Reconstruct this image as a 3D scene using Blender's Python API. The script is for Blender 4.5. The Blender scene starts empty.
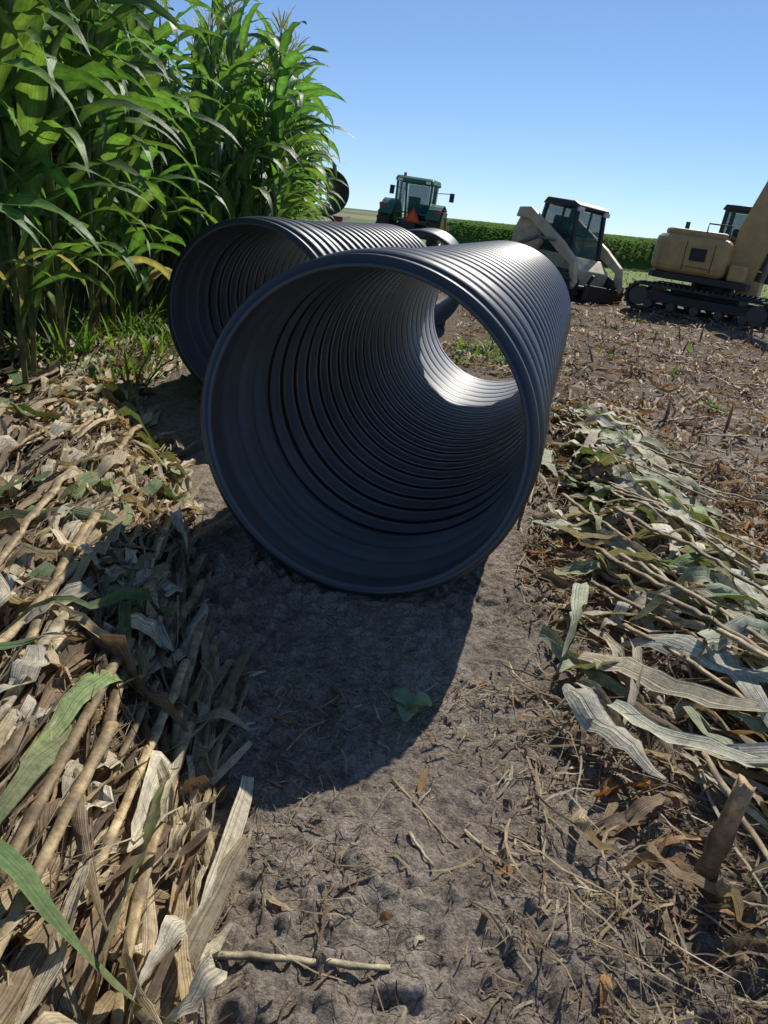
import bpy, math, random
import numpy as np
from mathutils import Vector, Matrix
random.seed(7); rng=np.random.default_rng(7)
scene=bpy.context.scene
col=scene.collection
R=math.radians
# ---------------------------------------------------------------- noise
TAB=rng.random((256,256))
def vnoise(x,y):
    xi=np.floor(x).astype(int); yi=np.floor(y).astype(int)
    fx=x-xi; fy=y-yi
    fx=fx*fx*(3-2*fx); fy=fy*fy*(3-2*fy)
    a=TAB[xi&255,yi&255]; b=TAB[(xi+1)&255,yi&255]; c=TAB[xi&255,(yi+1)&255]; d=TAB[(xi+1)&255,(yi+1)&255]
    return (a*(1-fx)+b*fx)*(1-fy)+(c*(1-fx)+d*fx)*fy-.5
def sstep(t):
    t=np.clip(t,0,1); return t*t*(3-2*t)
def bank_edge(y):
    return np.interp(y,[-2,0,1,1.4,2.6,4,5,6,8,10],[-.22,-.24,-.32,-.40,-.74,-1.2,-1.9,-2.05,-1.9,-1.7])
def xridge(y): return np.interp(y,[0,1.5,2.4,5.5,9],[1.5,1.42,1.32,1.5,1.9])
def gz(x,y):
    x=np.asarray(x,float); y=np.asarray(y,float)
    d=bank_edge(y)-x
    bank=.23*sstep(d/.35)*(1-sstep((y-5)/4))+.06*sstep((d-.4)/1.2)*(1-sstep((y-6)/5))
    ridge=.11*np.exp(-((x-xridge(y))/.28)**2)*(1-sstep((y-5)/3))
    rough=.35+.65*sstep((np.abs(x-.15-.1*(y-2))-.4)/.5)
    rough=np.maximum(rough,.35+.4*sstep((1.9-y)/.7))
    wx=.25*vnoise(x*11,y*11+7); wy=.25*vnoise(x*11+31,y*11)
    c1=np.maximum(vnoise(x*15+5+wx*3,y*15+wy*3)+.08,0); c2=np.maximum(vnoise(x*31+9+wx*4,y*31+3)+.05,0)
    patch=.5+2.2*np.maximum(vnoise(x*1.7,y*1.7)+.15,0)
    n=.06*vnoise(x*.9+9,y*.9)*rough+.05*vnoise(x*3.1,y*3.1+40)*rough+.022*vnoise(x*7,y*7+3)*(.6+.5*rough)+(.036*c1+.044*c2)*(.35+.8*rough)*patch+.015*vnoise(x*42,y*42)+.009*vnoise(x*75,y*75)
    n=np.where(np.hypot(x,y)>40,n*.3,n)
    return bank+ridge+n-.018
# ---------------------------------------------------------------- mesh helpers
def np_mesh(name,V,F4=None,F3=None,colr=None,mat=None,smooth=True):
    me=bpy.data.meshes.new(name)
    V=np.asarray(V,np.float32).reshape(-1,3)
    loops=[];tot=[]
    if F4 is not None and len(F4): loops.append(np.asarray(F4).reshape(-1)); tot.append(np.full(len(F4),4))
    if F3 is not None and len(F3): loops.append(np.asarray(F3).reshape(-1)); tot.append(np.full(len(F3),3))
    loops=np.concatenate(loops).astype(np.int32); tot=np.concatenate(tot).astype(np.int32)
    st=np.concatenate([[0],np.cumsum(tot)[:-1]]).astype(np.int32)
    me.vertices.add(len(V)); me.vertices.foreach_set('co',V.reshape(-1))
    me.loops.add(len(loops)); me.loops.foreach_set('vertex_index',loops)
    me.polygons.add(len(tot)); me.polygons.foreach_set('loop_start',st); me.polygons.foreach_set('loop_total',tot)
    me.polygons.foreach_set('use_smooth',np.full(len(tot),smooth))
    me.update(calc_edges=True); me.validate()
    if colr is not None:
        colr=np.asarray(colr)
        a=me.attributes.new('col','FLOAT_COLOR','POINT')
        c=np.full((len(V),4),.5,np.float32); c[:,:colr.shape[1]]=colr
        a.data.foreach_set('color',c.reshape(-1))
    if mat: me.materials.append(mat)
    return me
def add(name,me,parent=None,loc=None):
    o=bpy.data.objects.new(name,me); col.objects.link(o)
    if parent: o.parent=parent
    if loc: o.location=loc
    return o
def empty(name,loc=(0,0,0),rz=0,parent=None):
    o=bpy.data.objects.new(name,None); col.objects.link(o); o.empty_display_size=.2
    o.location=loc; o.rotation_euler=(0,0,rz)
    if parent:o.parent=parent
    return o
def lean(o,yaw,deg_y,deg_x=0):
    o.rotation_euler=(Matrix.Rotation(R(deg_y),3,'Y')@Matrix.Rotation(R(deg_x),3,'X')@Matrix.Rotation(R(yaw),3,'Z')).to_euler()
def tag(o,label,cat,group=None,kind=None):
    if label:o["label"]=label
    if cat:o["category"]=cat
    if group:o["group"]=group
    if kind:o["kind"]=kind
def ribbons(C,H,W,taper,twist,fold,colr,wave=.0,rib=1.0,endc=None):
    n,S,_=C.shape
    T=np.gradient(C,axis=1); T/=np.linalg.norm(T,axis=2,keepdims=True)+1e-9
    side=np.stack([-np.sin(H),np.cos(H),0*H],-1)
    side=side-T*(side*T).sum(-1,keepdims=True); side/=np.linalg.norm(side,axis=2,keepdims=True)+1e-9
    N=np.cross(T,side)
    c=np.cos(twist)[...,None]; s=np.sin(twist)[...,None]
    sd=side*c+N*s; N2=np.cross(T,sd)
    tp=taper if np.ndim(taper)==2 else taper[None,:]
    w=(W[:,None]*tp)[...,None]
    e1=rng.normal(0,1,(n,S,1))*wave; e2=rng.normal(0,1,(n,S,1))*wave
    f=np.asarray(fold).reshape(-1,1,1) if np.ndim(fold) else fold
    L=C-sd*w*.5+N2*w*(f+e1); Rr=C+sd*w*.5+N2*w*(f+e2)
    V=np.stack([L,C,Rr],2).reshape(-1,3)
    i=(np.arange(n)[:,None]*S+np.arange(S-1)[None,:]).reshape(-1)*3
    F=np.concatenate([np.stack([i,i+1,i+4,i+3],-1),np.stack([i+1,i+2,i+5,i+4],-1)])
    cc=np.ones((n,S,3,4)); cc[...,:3]=colr[:,None,None,:]
    cc[:,:,1,:3]*=rib
    off=rng.random((n,1))*7
    cc[:,:,0,3]=off; cc[:,:,1,3]=off+.5; cc[:,:,2,3]=off+1
    if endc is not None:
        t=(np.linspace(0,1,S)**4)[None,:,None,None]; cc[...,:3]=cc[...,:3]*(1-t)+np.array(endc)*t
    return V,F,cc.reshape(-1,4)
def tube(pts,rad,n=8,cap=True):
    pts=[Vector(p) for p in pts]; V=[];F=[]
    if not hasattr(rad,'__len__'): rad=[rad]*len(pts)
    for i,p in enumerate(pts):
        t=(pts[min(i+1,len(pts)-1)]-pts[max(i-1,0)]).normalized()
        a=t.orthogonal().normalized() if i==0 else (a-t*a.dot(t)).normalized()
        b=t.cross(a)
        for k in range(n):
            q=2*math.pi*k/n
            V.append(tuple(p+(a*math.cos(q)+b*math.sin(q))*rad[i]))
    for i in range(len(pts)-1):
        for k in range(n):
            k2=(k+1)%n; F.append((i*n+k,i*n+k2,(i+1)*n+k2,(i+1)*n+k))
    if cap:
        F.append(tuple(range(n))[::-1]); F.append(tuple((len(pts)-1)*n+k for k in range(n)))
    return V,F
def box(cx,cy,cz,sx,sy,sz):
    V=[(cx+a*sx/2,cy+b*sy/2,cz+c*sz/2) for a in(-1,1) for b in(-1,1) for c in(-1,1)]
    F=[(0,1,3,2),(4,6,7,5),(0,4,5,1),(2,3,7,6),(0,2,6,4),(1,5,7,3)]
    return V,F
def prism(prof,y0,y1):
    n=len(prof)
    V=[(x,y0,z) for x,z in prof]+[(x,y1,z) for x,z in prof]
    F=[tuple(range(n)),tuple(range(2*n-1,n-1,-1))]+[(i,i+n,(i+1)%n+n,(i+1)%n) for i in range(n)]
    return V,F
def cyl(p0,p1,r,n=16): return tube([p0,p1],r,n)
def beam(p0,p1,w): 
    V,F=tube([p0,p1],w*.7071,4); return V,F
def lathe(prof,cx,cz,n=32):
    V=[];F=[];m=len(prof)
    for k in range(n):
        q=2*math.pi*k/n
        for y,r in prof: V.append((cx+r*math.cos(q),y,cz+r*math.sin(q)))
    for k in range(n):
        k2=(k+1)%n
        for j in range(m):
            j2=(j+1)%m
            F.append((k*m+j,k*m+j2,k2*m+j2,k2*m+j))
    return V,F
def mk(name,geoms,mat,parent=None,bevel=0,smooth=False):
    V=[];F=[]
    for v,f in geoms:
        o=len(V); V+=list(v); F+=[tuple(i+o for i in q) for q in f]
    me=bpy.data.meshes.new(name); me.from_pydata(V,[],F)
    import bmesh
    bm=bmesh.new(); bm.from_mesh(me); bmesh.ops.recalc_face_normals(bm,faces=bm.faces); bm.to_mesh(me); bm.free()
    me.materials.append(mat)
    if smooth:
        for p in me.polygons:p.use_smooth=True
    o=add(name,me,parent)
    if bevel:
        b=o.modifiers.new('b','BEVEL'); b.width=bevel; b.segments=3; b.limit_method='ANGLE'
    return o
# ---------------------------------------------------------------- materials
def newmat(name):
    m=bpy.data.materials.new(name); m.use_nodes=True
    nt=m.node_tree; nt.nodes.clear()
    out=nt.nodes.new('ShaderNodeOutputMaterial'); return m,nt,out
def N(nt,t,**kw):
    n=nt.nodes.new(t)
    for k,v in kw.items():
        if k.startswith('i_'): n.inputs[k[2:].replace('_',' ')].default_value=v
        else: setattr(n,k,v)
    return n
def ramp(nt,stops):
    r=nt.nodes.new('ShaderNodeValToRGB'); e=r.color_ramp.elements
    e[0].position,e[0].color=stops[0][0],(*stops[0][1],1)
    e[1].position,e[1].color=stops[-1][0],(*stops[-1][1],1)
    for p,c in stops[1:-1]:
        q=e.new(p); q.color=(*c,1)
    return r
def mixc(nt,fac,a,b,bt='MIX'):
    m=nt.nodes.new('ShaderNodeMix'); m.data_type='RGBA'; m.blend_type=bt
    for s,v in((m.inputs[0],fac),(m.inputs[6],a),(m.inputs[7],b)):
        if isinstance(v,bpy.types.NodeSocket): nt.links.new(v,s)
        elif isinstance(v,tuple): s.default_value=(*v,1)
        else: s.default_value=v
    return m.outputs[2]
def paint(name,c,rough=.4,metal=0,dirt=.35,dirtc=(.16,.12,.08),scale=3.0,spec=.5):
    m,nt,out=newmat(name); L=nt.links
    tc=N(nt,'ShaderNodeTexCoord'); n1=N(nt,'ShaderNodeTexNoise',i_Scale=scale,i_Detail=8,i_Roughness=.65); L.new(tc.outputs['Object'],n1.inputs['Vector'])
    r=ramp(nt,[(.42,(0,0,0)),(.72,(1,1,1))]); L.new(n1.outputs[0],r.inputs[0])
    mm=N(nt,'ShaderNodeMath',operation='MULTIPLY'); L.new(r.outputs[0],mm.inputs[0]); mm.inputs[1].default_value=dirt
    b=N(nt,'ShaderNodeBsdfPrincipled',i_Roughness=rough,i_Metallic=metal)
    b.inputs['Specular IOR Level'].default_value=spec
    L.new(mixc(nt,mm.outputs[0],c,dirtc),b.inputs['Base Color'])
    ra=N(nt,'ShaderNodeMath',operation='MULTIPLY_ADD'); L.new(mm.outputs[0],ra.inputs[0]); ra.inputs[1].default_value=.6; ra.inputs[2].default_value=rough
    L.new(ra.outputs[0],b.inputs['Roughness'])
    L.new(b.outputs[0],out.inputs[0]); return m
def leafmat(name,transl=.35,rough=.45,scale=30,tint=(1,1,1),fib=.5,lo=(.55,.52,.5),spec=.5):
    m,nt,out=newmat(name); L=nt.links
    at=N(nt,'ShaderNodeAttribute',attribute_name='col')
    geo=N(nt,'ShaderNodeTexCoord')
    n1=N(nt,'ShaderNodeTexNoise',i_Scale=scale,i_Detail=5,i_Roughness=.7); L.new(geo.outputs['Object'],n1.inputs['Vector'])
    r=ramp(nt,[(.3,lo),(.65,(1.15,1.15,1.12))]); L.new(n1.outputs[0],r.inputs[0])
    c=mixc(nt,1.0,at.outputs['Color'],r.outputs[0],'MULTIPLY')
    n2=N(nt,'ShaderNodeTexNoise',noise_dimensions='1D',i_Scale=11,i_Detail=3,i_Roughness=.7); L.new(at.outputs['Alpha'],n2.inputs['W'])
    r2=ramp(nt,[(.35,(1-fib,)*3),(.62,(1+fib*.35,)*3)]); L.new(n2.outputs[0],r2.inputs[0])
    c=mixc(nt,1.0,c,r2.outputs[0],'MULTIPLY')
    b=N(nt,'ShaderNodeBsdfPrincipled',i_Roughness=rough); L.new(c,b.inputs['Base Color']); b.inputs['Specular IOR Level'].default_value=spec
    t=N(nt,'ShaderNodeBsdfTranslucent')
    tc=mixc(nt,1.0,c,tint,'MULTIPLY'); L.new(tc,t.inputs[0])
    ad=N(nt,'ShaderNodeMath',operation='ADD'); L.new(n1.outputs[0],ad.inputs[0]); L.new(n2.outputs[0],ad.inputs[1])
    bp=N(nt,'ShaderNodeBump',i_Strength=.5,i_Distance=.008); L.new(ad.outputs[0],bp.inputs['Height']); L.new(bp.outputs[0],b.inputs['Normal'])
    mx=N(nt,'ShaderNodeMixShader'); mx.inputs[0].default_value=transl
    L.new(b.outputs[0],mx.inputs[1]); L.new(t.outputs[0],mx.inputs[2]); L.new(mx.outputs[0],out.inputs[0])
    return m
M_leaf=leafmat('corn_leaf',.42,.43,14,(1.35,1.5,.65),.25)
M_crop=leafmat('crop_leaf',.3,.9,6,(1.2,1.4,.6),.1,spec=.1)
M_dry=leafmat('dry_leaf',.22,.6,40,(1.3,1.15,.8),.5)
M_stalk=leafmat('stalk',.0,.65,38,fib=.0,lo=(.38,.32,.26))
def pipemat():
    m,nt,out=newmat('black_plastic'); L=nt.links
    tc=N(nt,'ShaderNodeTexCoord'); at=N(nt,'ShaderNodeAttribute',attribute_name='col')
    n1=N(nt,'ShaderNodeTexNoise',i_Scale=2.2,i_Detail=9,i_Roughness=.7); L.new(tc.outputs['Object'],n1.inputs['Vector'])
    n2=N(nt,'ShaderNodeTexNoise',i_Scale=60,i_Detail=6,i_Roughness=.7); L.new(tc.outputs['Object'],n2.inputs['Vector'])
    r=ramp(nt,[(.35,(.75,.75,.75)),(.7,(1.2,1.2,1.2))]); L.new(n1.outputs[0],r.inputs[0])
    c=mixc(nt,1.0,at.outputs['Color'],r.outputs[0],'MULTIPLY')
    r2=ramp(nt,[(.55,(0,0,0)),(.8,(1,1,1))]); L.new(n2.outputs[0],r2.inputs[0])
    mm=N(nt,'ShaderNodeMath',operation='MULTIPLY'); L.new(r2.outputs[0],mm.inputs[0]); mm.inputs[1].default_value=.22
    b=N(nt,'ShaderNodeBsdfPrincipled'); L.new(mixc(nt,mm.outputs[0],c,(.17,.16,.15)),b.inputs['Base Color'])
    b.inputs['Specular IOR Level'].default_value=.75
    rr=N(nt,'ShaderNodeMapRange'); L.new(n1.outputs[0],rr.inputs[0]); rr.inputs[3].default_value=.0; rr.inputs[4].default_value=.12
    ra=N(nt,'ShaderNodeMath',operation='ADD'); L.new(rr.outputs[0],ra.inputs[0]); L.new(at.outputs['Alpha'],ra.inputs[1])
    L.new(ra.outputs[0],b.inputs['Roughness'])
    bp=N(nt,'ShaderNodeBump',i_Strength=.08,i_Distance=.004); L.new(n2.outputs[0],bp.inputs['Height']); L.new(bp.outputs[0],b.inputs['Normal'])
    L.new(b.outputs[0],out.inputs[0]); return m
M_pipe=pipemat()
def groundmat():
    m,nt,out=newmat('soil'); L=nt.links
    g=N(nt,'ShaderNodeNewGeometry'); P=g.outputs['Position']
    def noise(s,d=8,r=.65,vec=None):
        n=N(nt,'ShaderNodeTexNoise',i_Scale=s,i_Detail=d,i_Roughness=r); L.new(vec or P,n.inputs['Vector']); return n.outputs[0]
    nA=noise(1.3); nB=noise(14,10,.75); nC=noise(90,6,.7)
    r=ramp(nt,[(.3,(.23,.19,.15)),(.5,(.45,.385,.315)),(.7,(.63,.555,.465))]); L.new(nB,r.inputs[0])
    r1=ramp(nt,[(.35,(.60,.57,.54)),(.65,(1.1,1.08,1.06))]); L.new(nA,r1.inputs[0])
    c=mixc(nt,1.0,r.outputs[0],r1.outputs[0],'MULTIPLY')
    r3=ramp(nt,[(.38,(.42,.40,.38)),(.55,(1,1,1)),(.72,(1.35,1.32,1.25))]); L.new(nC,r3.inputs[0])
    c=mixc(nt,.85,c,r3.outputs[0],'MULTIPLY')
    at=N(nt,'ShaderNodeAttribute',attribute_name='col'); c=mixc(nt,1.0,c,at.outputs['Color'],'MULTIPLY')
    sx=N(nt,'ShaderNodeSeparateXYZ'); L.new(P,sx.inputs[0])
    vo=N(nt,'ShaderNodeTexVoronoi',feature='DISTANCE_TO_EDGE',i_Scale=13); 
    nw=N(nt,'ShaderNodeTexNoise',i_Scale=9); L.new(P,nw.inputs['Vector'])
    wp=mixc(nt,.12,P,nw.outputs['Color'],'ADD'); L.new(wp,vo.inputs['Vector'])
    cr=ramp(nt,[(.0,(0,0,0)),(.035,(1,1,1))]); L.new(vo.outputs['Distance'],cr.inputs[0])
    cm=ramp(nt,[(.46,(0,0,0)),(.56,(1,1,1))]); L.new(nA,cm.inputs[0])
    crk=mixc(nt,cm.outputs[0],(1,1,1),cr.outputs[0])
    c=mixc(nt,.5,c,crk,'MULTIPLY')
    mp=N(nt,'ShaderNodeMapping'); mp.inputs['Scale'].default_value=(1,2.6,1); mp.inputs['Rotation'].default_value=(0,0,.4); L.new(P,mp.inputs[0])
    nD=noise(16,6,.8,mp.outputs[0]); r2=ramp(nt,[(.50,(0,0,0)),(.62,(1,1,1))]); L.new(nD,r2.inputs[0])
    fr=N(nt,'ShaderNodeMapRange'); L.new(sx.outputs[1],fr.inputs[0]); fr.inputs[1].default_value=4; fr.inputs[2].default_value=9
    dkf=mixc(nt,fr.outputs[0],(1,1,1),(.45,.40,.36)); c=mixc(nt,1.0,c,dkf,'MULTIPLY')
    fm=N(nt,'ShaderNodeMath',operation='MULTIPLY'); L.new(r2.outputs[0],fm.inputs[0]); L.new(fr.outputs[0],fm.inputs[1])
    fm2=N(nt,'ShaderNodeMath',operation='MULTIPLY'); L.new(fm.outputs[0],fm2.inputs[0]); fm2.inputs[1].default_value=.5
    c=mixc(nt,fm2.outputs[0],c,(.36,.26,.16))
    wy=N(nt,'ShaderNodeMath',operation='MULTIPLY_ADD'); L.new(nA,wy.inputs[0]); wy.inputs[1].default_value=7; L.new(sx.outputs[1],wy.inputs[2])
    gr=N(nt,'ShaderNodeMapRange'); L.new(wy.outputs[0],gr.inputs[0]); gr.inputs[1].default_value=25; gr.inputs[2].default_value=28
    gc=ramp(nt,[(.35,(.12,.17,.04)),(.65,(.24,.29,.09))]); L.new(nB,gc.inputs[0])
    c=mixc(nt,gr.outputs[0],c,gc.outputs[0])
    wv=N(nt,'ShaderNodeMath',operation='MULTIPLY_ADD'); L.new(sx.outputs[0],wv.inputs[0]); wv.inputs[1].default_value=.25; L.new(sx.outputs[1],wv.inputs[2])
    fs=ramp(nt,[(0,(.12,.16,.05)),(.09,(.26,.21,.11)),(.2,(.10,.15,.045)),(.4,(.20,.19,.10)),(.7,(.09,.13,.07))]); fs.color_ramp.interpolation='CONSTANT'
    dv=N(nt,'ShaderNodeMapRange'); L.new(wv.outputs[0],dv.inputs[0]); dv.inputs[1].default_value=70; dv.inputs[2].default_value=700
    L.new(dv.outputs[0],fs.inputs[0])
    ff=N(nt,'ShaderNodeMapRange'); L.new(sx.outputs[1],ff.inputs[0]); ff.inputs[1].default_value=62; ff.inputs[2].default_value=66
    c=mixc(nt,ff.outputs[0],c,fs.outputs[0])
    b=N(nt,'ShaderNodeBsdfPrincipled',i_Roughness=.9); b.inputs['Specular IOR Level'].default_value=.2
    L.new(c,b.inputs['Base Color'])
    ad=N(nt,'ShaderNodeMath',operation='MULTIPLY_ADD'); L.new(nC,ad.inputs[0]); ad.inputs[1].default_value=.4; L.new(nB,ad.inputs[2])
    ad2=N(nt,'ShaderNodeMath',operation='MULTIPLY_ADD'); L.new(crk,ad2.inputs[0]); ad2.inputs[1].default_value=.18; L.new(ad.outputs[0],ad2.inputs[2])
    bp=N(nt,'ShaderNodeBump',i_Strength=1.0,i_Distance=.034); L.new(ad2.outputs[0],bp.inputs['Height']); L.new(bp.outputs[0],b.inputs['Normal'])
    L.new(b.outputs[0],out.inputs[0]); return m
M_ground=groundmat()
# ---------------------------------------------------------------- ground
def axis(lo,hi,step,outlo,outhi,g=1.13):
    a=list(np.arange(lo,hi+1e-6,step)); s=step
    while a[-1]<outhi: s*=g; a.append(a[-1]+s)
    s=step; b=[]
    p=lo
    while p>outlo: s*=g; p-=s; b.append(p)
    return np.array(b[::-1]+a)
xs=axis(-1.4,1.8,.010,-1500,1500,1.07); ys=axis(.8,3.6,.010,-60,2500,1.04)
X,Y=np.meshgrid(xs,ys); Z=gz(X,Y)
V=np.stack([X,Y,Z],-1).reshape(-1,3); nx=len(xs); ny=len(ys)
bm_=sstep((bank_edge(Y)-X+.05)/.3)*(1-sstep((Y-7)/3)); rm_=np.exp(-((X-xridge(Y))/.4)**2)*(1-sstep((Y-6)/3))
dk=(1-.86*np.clip(bm_+.7*rm_,0,1)).reshape(-1,1)*np.ones((1,3))  # soil colour darkened under bank and windrow, painted shade for gaps in the litter
i=(np.arange(ny-1)[:,None]*nx+np.arange(nx-1)[None,:]).reshape(-1)
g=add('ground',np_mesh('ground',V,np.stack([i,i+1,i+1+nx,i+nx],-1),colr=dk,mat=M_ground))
tag(g,'bare rutted soil with crop residue running to far fields','ground',kind='structure')
# ---------------------------------------------------------------- pipes
PL=4.95
def pipe_mesh(Lg,seg=128,pitch=.185):
    ts=[];ro=[];ri=[]
    def P_(t,a,b): ts.append(t);ro.append(a);ri.append(b)
    P_(0,.648,.648);P_(0,.674,.636);P_(.006,.680,.632);P_(.034,.680,.632);P_(.040,.664,.636);P_(.06,.661,.643);P_(.11,.661,.643)
    b=.12
    for k in range(3):
        P_(b,.652,.643);P_(b+.010,.677,.640);P_(b+.03,.690,.632);P_(b+.06,.693,.627);P_(b+.09,.690,.627);P_(b+.115,.679,.632);P_(b+.125,.649,.640);P_(b+.155,.649,.644)
        b+=.165
    n=int((Lg-b-.1)/pitch); K=18
    for k in range(n*K):
        tt=b+.005+k*pitch/K; s0=math.sin(2*math.pi*k/K-.9); s=math.tanh(1.6*(s0+.25))/math.tanh(1.9)
        P_(tt,.653+.025*s,.634-.0095*s0)
    e=ts[-1]
    P_(e+.02,.662,.640);P_(e+.06,.662,.640);P_(e+.061,.655,.648)
    prof=list(zip(ts,ro))+list(zip(ts,ri))[::-1]
    m=len(prof); P=np.array(prof)
    q=np.linspace(0,2*np.pi,seg,endpoint=False)
    V=np.stack([P[None,:,1]*np.cos(q)[:,None],np.repeat(P[None,:,0],seg,0),P[None,:,1]*np.sin(q)[:,None]],-1).reshape(-1,3)
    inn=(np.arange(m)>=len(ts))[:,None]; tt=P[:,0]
    cc=np.where(inn,np.array([[.30,.315,.335]])*np.interp(tt,[0,.25,1.0,2.4,5],[.2,.42,.78,1.2,1.5])[:,None],np.array([[.022,.023,.026]]))  # inner wall colour lightened toward the far end, painting in the interior glow
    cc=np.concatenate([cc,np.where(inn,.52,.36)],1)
    k=np.arange(seg)[:,None]; j=np.arange(m)[None,:]
    k2=(k+1)%seg; j2=(j+1)%m
    F=np.stack([k*m+j,k*m+j2,k2*m+j2,k2*m+j],-1).reshape(-1,4)
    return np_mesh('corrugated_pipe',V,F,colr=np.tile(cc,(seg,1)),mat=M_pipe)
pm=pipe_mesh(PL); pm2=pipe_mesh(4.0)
PG='black corrugated drainage pipes lying beside the corn'
PIPES=[]
def pipe(x,y,z,az,label,roll=0,me=None):
    o=add('corrugated_pipe',me or pm); o.location=(x,y,z); o.rotation_euler=(0,roll,-R(az)); tag(o,label,'pipe',PG)
    if z<1: PIPES.append((x,y,math.sin(R(az)),math.cos(R(az))))
    return o
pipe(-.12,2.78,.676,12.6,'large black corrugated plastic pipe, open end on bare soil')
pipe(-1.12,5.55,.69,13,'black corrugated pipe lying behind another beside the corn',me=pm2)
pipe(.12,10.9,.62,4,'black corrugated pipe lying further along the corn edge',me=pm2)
def clear(x,y,ext=.0):
    k=np.ones(len(x),bool)
    for px,py,dx,dy in PIPES:
        t=(x-px)*dx+(y-py)*dy; d=np.abs((x-px)*dy-(y-py)*dx)
        k&=~((t>-.25)&(t<PL+.25)&(d<.62+ext))
    return k
# ---------------------------------------------------------------- corn
def corn_variant(seed,h):
    r=np.random.default_rng(seed)
    nl=12
    zs=np.linspace(.4,h*.9,nl)
    S=13; s=np.linspace(0,1,S)
    base=r.uniform(0,math.pi)
    Lf=(.66+.40*np.sin(np.pi*np.clip((np.arange(nl)+2)/(nl+1),0,1)))*r.uniform(.85,1.15,nl)
    Wf=.138*(.76+.34*np.sin(np.pi*np.arange(nl)/nl))*r.uniform(.85,1.15,nl)
    head=base+np.arange(nl)*math.pi+r.normal(0,.4,nl)
    e0=R(1)*r.uniform(54,76,nl); e1=R(1)*r.uniform(-88,-35,nl); e1[-3:]=R(1)*r.uniform(-30,40,3)
    el=e0[:,None]+(e1-e0)[:,None]*(np.clip((s[None,:]-.2)/.8,0,1)**1.1)
    H=head[:,None]+r.normal(0,.3,(nl,1))*s[None,:]
    ds=(Lf/(S-1))[:,None]
    dx=np.cos(el)*np.cos(H)*ds; dy=np.cos(el)*np.sin(H)*ds; dz=np.sin(el)*ds
    C=np.stack([np.cumsum(dx,1),np.cumsum(dy,1),np.cumsum(dz,1)+zs[:,None]],-1)
    tp=np.clip(np.minimum(.42+s*3.2,1)*(1-s**3.2),.03,1)
    tw=r.normal(0,.5,(nl,1))*s[None,:]+r.normal(0,.12,(nl,S))
    c=np.array([.100,.192,.052])*r.uniform(.65,1.4,(nl,1))
    c[:,0]*=r.uniform(.85,1.25,nl)
    dryk=r.random(nl)<np.clip(.14-np.arange(nl)*.1,0,1)
    c[dryk]=np.array([.34,.27,.15])
    V,F,CC=ribbons(C,H,Wf,tp,tw,.15,c,.085,1.8)
    fol=(V,F,CC)
    pts=[(0,0,-.06)]; rad=[.022]
    for k in range(nl): 
        z=zs[k]; pts+= [(0,0,z-.02),(0,0,z),(0,0,z+.1)]; rad+=[.018-.008*z/h,.022-.009*z/h,.021-.009*z/h]
    pts.append((0,0,h)); rad.append(.004)
    sv,sf=tube(pts,rad,7,False)
    sv=np.array(sv); sf=np.array(sf)
    sc=np.tile(np.array([.23,.29,.11]),(len(sv),1)); sc[sv[:,2]<.45]=(.36,.33,.17)
    for k in range(nl): sc[(k*3+1)*7:(k*3+2)*7]*=.6
    sc=np.concatenate([sc,np.full((len(sc),1),.5)],1)
    nt_=8; S2=5; s2=np.linspace(0,1,S2)
    hh=r.uniform(0,6.28,nt_); ee=R(1)*(84-r.uniform(5,30,nt_)); ee[0]=R(89)
    L2=r.uniform(.15,.26,nt_); el2=ee[:,None]-s2[None,:]*.4
    H2=np.repeat(hh[:,None],S2,1)
    C2=np.stack([np.cumsum(np.cos(el2)*np.cos(H2)*L2[:,None]/4,1),np.cumsum(np.cos(el2)*np.sin(H2)*L2[:,None]/4,1),np.cumsum(np.sin(el2)*L2[:,None]/4,1)+h-.05],-1)
    tv,tf,tcc=ribbons(C2,H2,np.full(nt_,.013),np.array([.8,1,1,.9,.4]),r.uniform(0,3,(nt_,1))+0*H2,.2,np.tile([.30,.29,.12],(nt_,1)),.05,1)
    ez=h*.42; eh=head[len(zs)//2-1]
    ev,ef=tube([(0,0,ez),(.03*math.cos(eh),.03*math.sin(eh),ez+.04),(.065*math.cos(eh),.065*math.sin(eh),ez+.13),(.09*math.cos(eh),.09*math.sin(eh),ez+.23),(.10*math.cos(eh),.10*math.sin(eh),ez+.29)],[.008,.028,.035,.024,.004],8,False)
    ev=np.array(ev); ef=np.array(ef); ec=np.tile([.22,.29,.11,.5],(len(ev),1)); 
    return fol,(sv,sf,sc),(tv,tf,tcc),(ev,ef,ec)
def comb(parts):
    Vs=[];Fs=[];Cs=[];o=0
    for v,f,c in parts: Vs.append(v);Fs.append(f+o);Cs.append(c);o+=len(v)
    return np.concatenate(Vs),np.concatenate(Fs),np.concatenate(Cs)
variants=[]
for k in range(9):
    p=corn_variant(100+k,2.98+.07*k)
    full=comb(p)
    variants.append(dict(full=full,
      fol=np_mesh('foliage',p[0][0],p[0][1],colr=p[0][2],mat=M_leaf),
      stalk=np_mesh('stalk',p[1][0],p[1][1],colr=p[1][2],mat=M_leaf),
      tas=np_mesh('tassel',p[2][0],p[2][1],colr=p[2][2],mat=M_leaf),
      ear=np_mesh('ear',p[3][0],p[3][1],colr=p[3][2],mat=M_leaf),
      me=np_mesh('corn_plant',full[0],full[1],colr=full[2],mat=M_leaf)))
pos=[]
def xedge(y): return float(np.interp(y,[3,4.2,5.5,7,8.6,9.4,10,16,22,22.1,40],[-2.45,-2.35,-2.4,-2.6,-2.6,-2.1,-1.8,-2.45,-3.1,-4.6,-6]))
y=3.6
while y<22:
    pos.append((xedge(y)+random.gauss(0,.06),y,0)); y+=random.uniform(.2,.3)
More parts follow.
